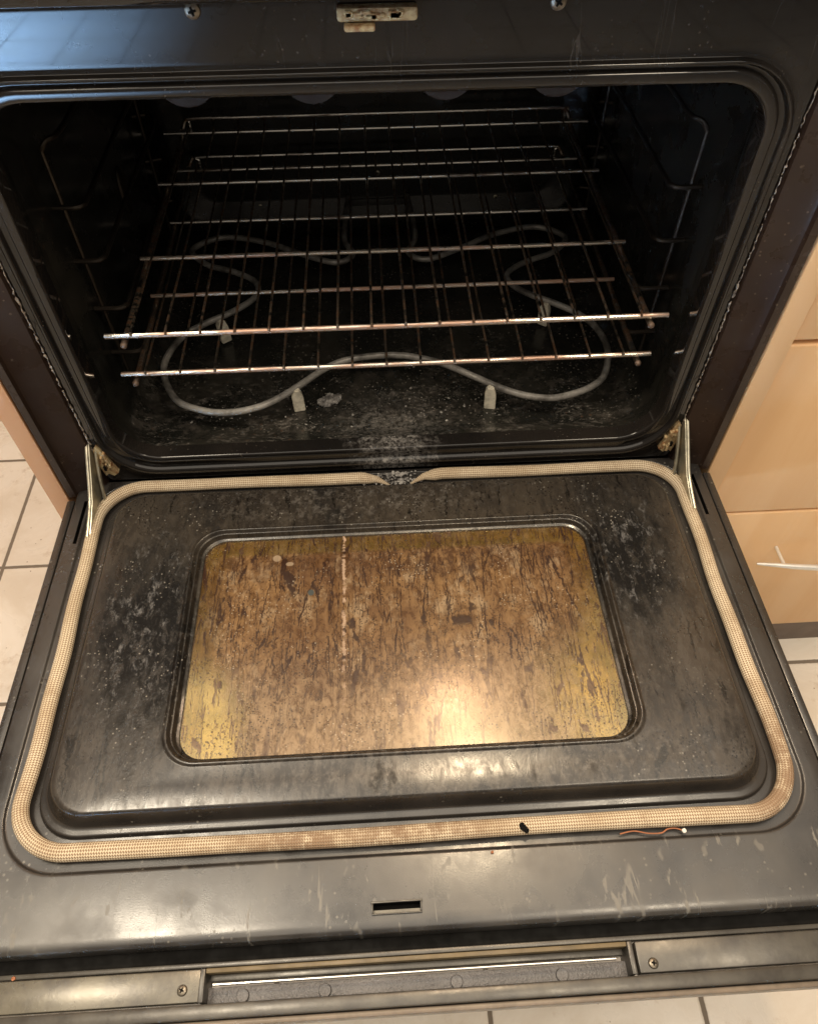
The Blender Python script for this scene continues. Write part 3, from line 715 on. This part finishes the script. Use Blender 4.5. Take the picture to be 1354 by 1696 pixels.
# ------------------------------------------------------------------ racks
def rack(label, z, ys, hw, cx, wires, back, ylast):
    t = thing('oven_rack', label, 'oven rack', (cx, (ys[0]+ys[-1])/2, z-.006), 'wire racks in the oven')
    for i, (y, h) in enumerate(zip(ys, hw)):
        link_mesh('cross_rod', tb([(cx-h, y, z), (cx, y, z-.0006), (cx+h, y, z)], .0029 if i == 0 else .0026, seg=10), 'rodfront' if i < 2 else 'rod', t)
    xs = wires
    for x in xs:
        j = random.uniform(-.0008, .0008)
        pts = [(x, ys[0]-.0030, z+.0012), (x, ys[0]-.0012, z+.0042), (x, ys[0]+.004, z+.0044)]+[(x+j, y, z+.0042) for y in ys[1:]]+[(x+j, ylast-.01, z+.0046), (x+j, ylast, back-.002)]
        link_mesh('wire', tb(pts, .0014, seg=6), 'wire', t)
    for s in (-1, 1):
        e = cx+s*(min(hw)-.006)
        pts = catmull([(e, ys[0]-.007, z-.0066), (e, ys[0]+.1, z-.0060), (e+s*.002, ys[2], z-.006), (e+s*.002, ylast-.02, z-.006), (e, ylast-.004, z+.004), (e-s*.008, ylast, back)], 5)
        link_mesh('side_rail', tb(pts, .0033, seg=10), 'wire', t)
        bm = bmesh.new(); bmesh.ops.create_uvsphere(bm, u_segments=12, v_segments=8, radius=.0036); bmesh.ops.translate(bm, vec=(e, ys[0]-.0075, z-.0066), verts=bm.verts)
        link_mesh('rail_tip', bm, 'tip', t)
    link_mesh('back_stop', tb(catmull([(cx-.262, ylast, z), (cx-.262, ylast, back-.004), (cx-.258, ylast, back), (cx-.15, ylast, back), (cx+.15, ylast, back), (cx+.262, ylast, back), (cx+.266, ylast, back-.004), (cx+.266, ylast, z)], 4), .0023, seg=8), 'rod', t)
    return t
def U_(x, n, x0, x1): return x0+(x1-x0)*x/(n-1)
rack('upper wire rack with reddish brown front rods, nearest the oven ceiling', .185, (.0340, .1725, .3400, .4810), (.2905, .2782, .2838, .2985), .0035,
     [U_(i, 16, -.2600, .2650) for i in range(16)], .200, .4905)
rack('lower wire rack just above the curved heating element', .125, (.0450, .1875, .3530, .4950), (.2920, .2835, .2840, .2980), .0015,
     [U_(i, 15, -.2640, .2240+.038) for i in range(15)], .139, .5060)

# ------------------------------------------------------------------ kitchen units
cab = thing('kitchen_cabinet', 'orange beige cabinet with drawers and a bow handle right of the oven', 'cabinet', (.60, .25, FLOOR))
link_mesh('side_panel', bx(.3805, .4040, -.0215, .58, FLOOR+.055, .62, bev=.0008), 'stile', cab)
link_mesh('cabinet_door', bx(.4050, 1.0, -.0100, .010, -.1040, .1740, bev=.0030, seg=3), 'beige', cab)
link_mesh('cabinet_door', bx(.4050, 1.0, -.0100, .010, .1800, .62, bev=.0030, seg=3), 'beige', cab)
dr = link_mesh('drawer_front', bx(.4050, 1.0, -.0100, .010, -.4180, -.1075, bev=.0030, seg=3), 'beige', cab)
link_mesh('carcass', bx(.4045, 1.0, .0110, .58, FLOOR+.055, .62), 'edge', cab, smooth=None)
link_mesh('plinth', bx(.4045, 1.0, -.0060, .02, FLOOR, -.4190), 'kick', cab, smooth=None)
link_mesh('side_foot', bx(.3805, .4040, -.0060, .56, FLOOR, FLOOR+.0545), 'kick', cab, smooth=None)
hb = bmesh.new(); hz = -.188
P_ = catmull([(.5020, -.0375, hz), (.530, -.0415, hz), (.560, -.0460, hz), (.605, -.0500, hz), (.650, -.0460, hz), (.680, -.0415, hz), (.708, -.0375, hz)], 8)
tube(hb, P_, [.0013+.0032*math.sin(math.pi*min(1, max(0, (i+2)/(len(P_)+3)))) for i in range(len(P_))], seg=12)
for x in (.5390, .671): tube(hb, [(x, -.0105, hz), (x, -.030, hz), (x, -.0425, hz)], .0023, seg=12)
link_mesh('handle', hb, 'satin', dr)
pn = thing('end_panel', 'narrow orange beige panel standing along the left side of the oven', 'panel', (-.39, .25, FLOOR))
link_mesh('board', bx(-.4015, -.3805, -.0185, .58, FLOOR, .62), 'edge', pn, smooth=None)
link_mesh('edge_band', bx(-.4015, -.3805, -.0205, -.0186, FLOOR, .62, bev=.0006), 'edge', pn)

# ------------------------------------------------------------------ small debris
def lump(bm, c, rd, sq=.6, sub=2, am=.35):
    r_ = bmesh.ops.create_icosphere(bm, subdivisions=sub, radius=rd)
    for v in r_['verts']:
        k = 1+random.uniform(-am, am); v.co = Vector((v.co.x*k, v.co.y*k, v.co.z*k*sq))+Vector(c)
bm = bmesh.new()
def fz(y): return .0245 if y > .09 else (.0285 if y > .04 else .034)
for _ in range(420):
    x = random.gauss(.0, .17); y = .045+abs(random.gauss(0, .040))
    if abs(x) > .27 or y > .3: continue
    q = random.random()
    rd = random.uniform(.0003, .0009) if q < .9 else random.uniform(.0009, .0019)
    lump(bm, (x, y, fz(y)+rd*.5), rd, random.uniform(.25, .7), 1, .5)
tag(link_mesh('crumbs', bm, 'flake', smooth=None), 'pale ash flakes and crumbs scattered over the oven floor', 'crumbs', kind='stuff')
bm = bmesh.new()
for dx, dy, rd in ((0, 0, .0085), (.008, .002, .007), (-.008, -.002, .006), (.002, .006, .006), (.012, .007, .004), (-.003, -.006, .005)): lump(bm, (-.0745+dx, .094+dy, .029), rd, .55, 3, .22)
tag(link_mesh('charred_lump', bm, 'char', smooth=None), 'burnt crusty lump on the oven floor beside a ceramic support', 'burnt food')
bm = bmesh.new()
for _ in range(60):
    x = random.gauss(.004, .011); lump(bm, (x, random.uniform(-.012, -.004) , .0005), random.uniform(.0008, .0028), .5, 1, .5)
for _ in range(60):
    x = random.gauss(.004, .012); lump(bm, (x, random.uniform(-.024, -.014) , .0005), random.uniform(.0006, .0022), .5, 1, .5)
tag(link_mesh('ash_heap', bm, 'char', smooth=None), 'grey ash caked in the gap between the gasket ends', 'ash', kind='stuff')
bm = bmesh.new(); lump(bm, (.0945, -.4175, .0100), .0026, .4, 2, .5); lump(bm, (.0930, -.4150, .0102), .0022, .5, 2, .5); lump(bm, (.0965, -.4195, .0088), .0018, .5, 2, .5)
tag(link_mesh('burnt_scrap', bm, 'black', smooth=None), 'small black burnt scrap lying on the near run of the gasket', 'burnt food')
sc = thing('orange_strand', 'thin orange strand with a white tip beside the gasket near the right corner', 'strand', (.21, -.4245, 0))
link_mesh('strand', tb(catmull([(.176, -.4250, .0015), (.188, -.4235, .0022), (.200, -.4258, .0015), (.211, -.4262, .0018), (.217, -.4235, .0022), (.224, -.4232, .002), (.229, -.4250, .0022)], 6), .0006, seg=8), 'copper', sc)
bm = bmesh.new(); lump(bm, (.2305, -.4258, .003), .0019, .8, 2, .2); link_mesh('tip', bm, 'white', sc)
bm = bmesh.new(); lump(bm, (.0665, -.4330, .0008), .0012, .7, 2, .2)
tag(link_mesh('orange_crumb', bm, 'copper', smooth=None), 'tiny orange crumb on the door apron right of the middle', 'crumb')
bm = bmesh.new(); lump(bm, (-.3180, -.4995, Z+.0012), .0015, .7, 2, .3)
tag(link_mesh('rust_flake', bm, 'copper', smooth=None), 'rusty orange flake on the door end at far left', 'crumb')
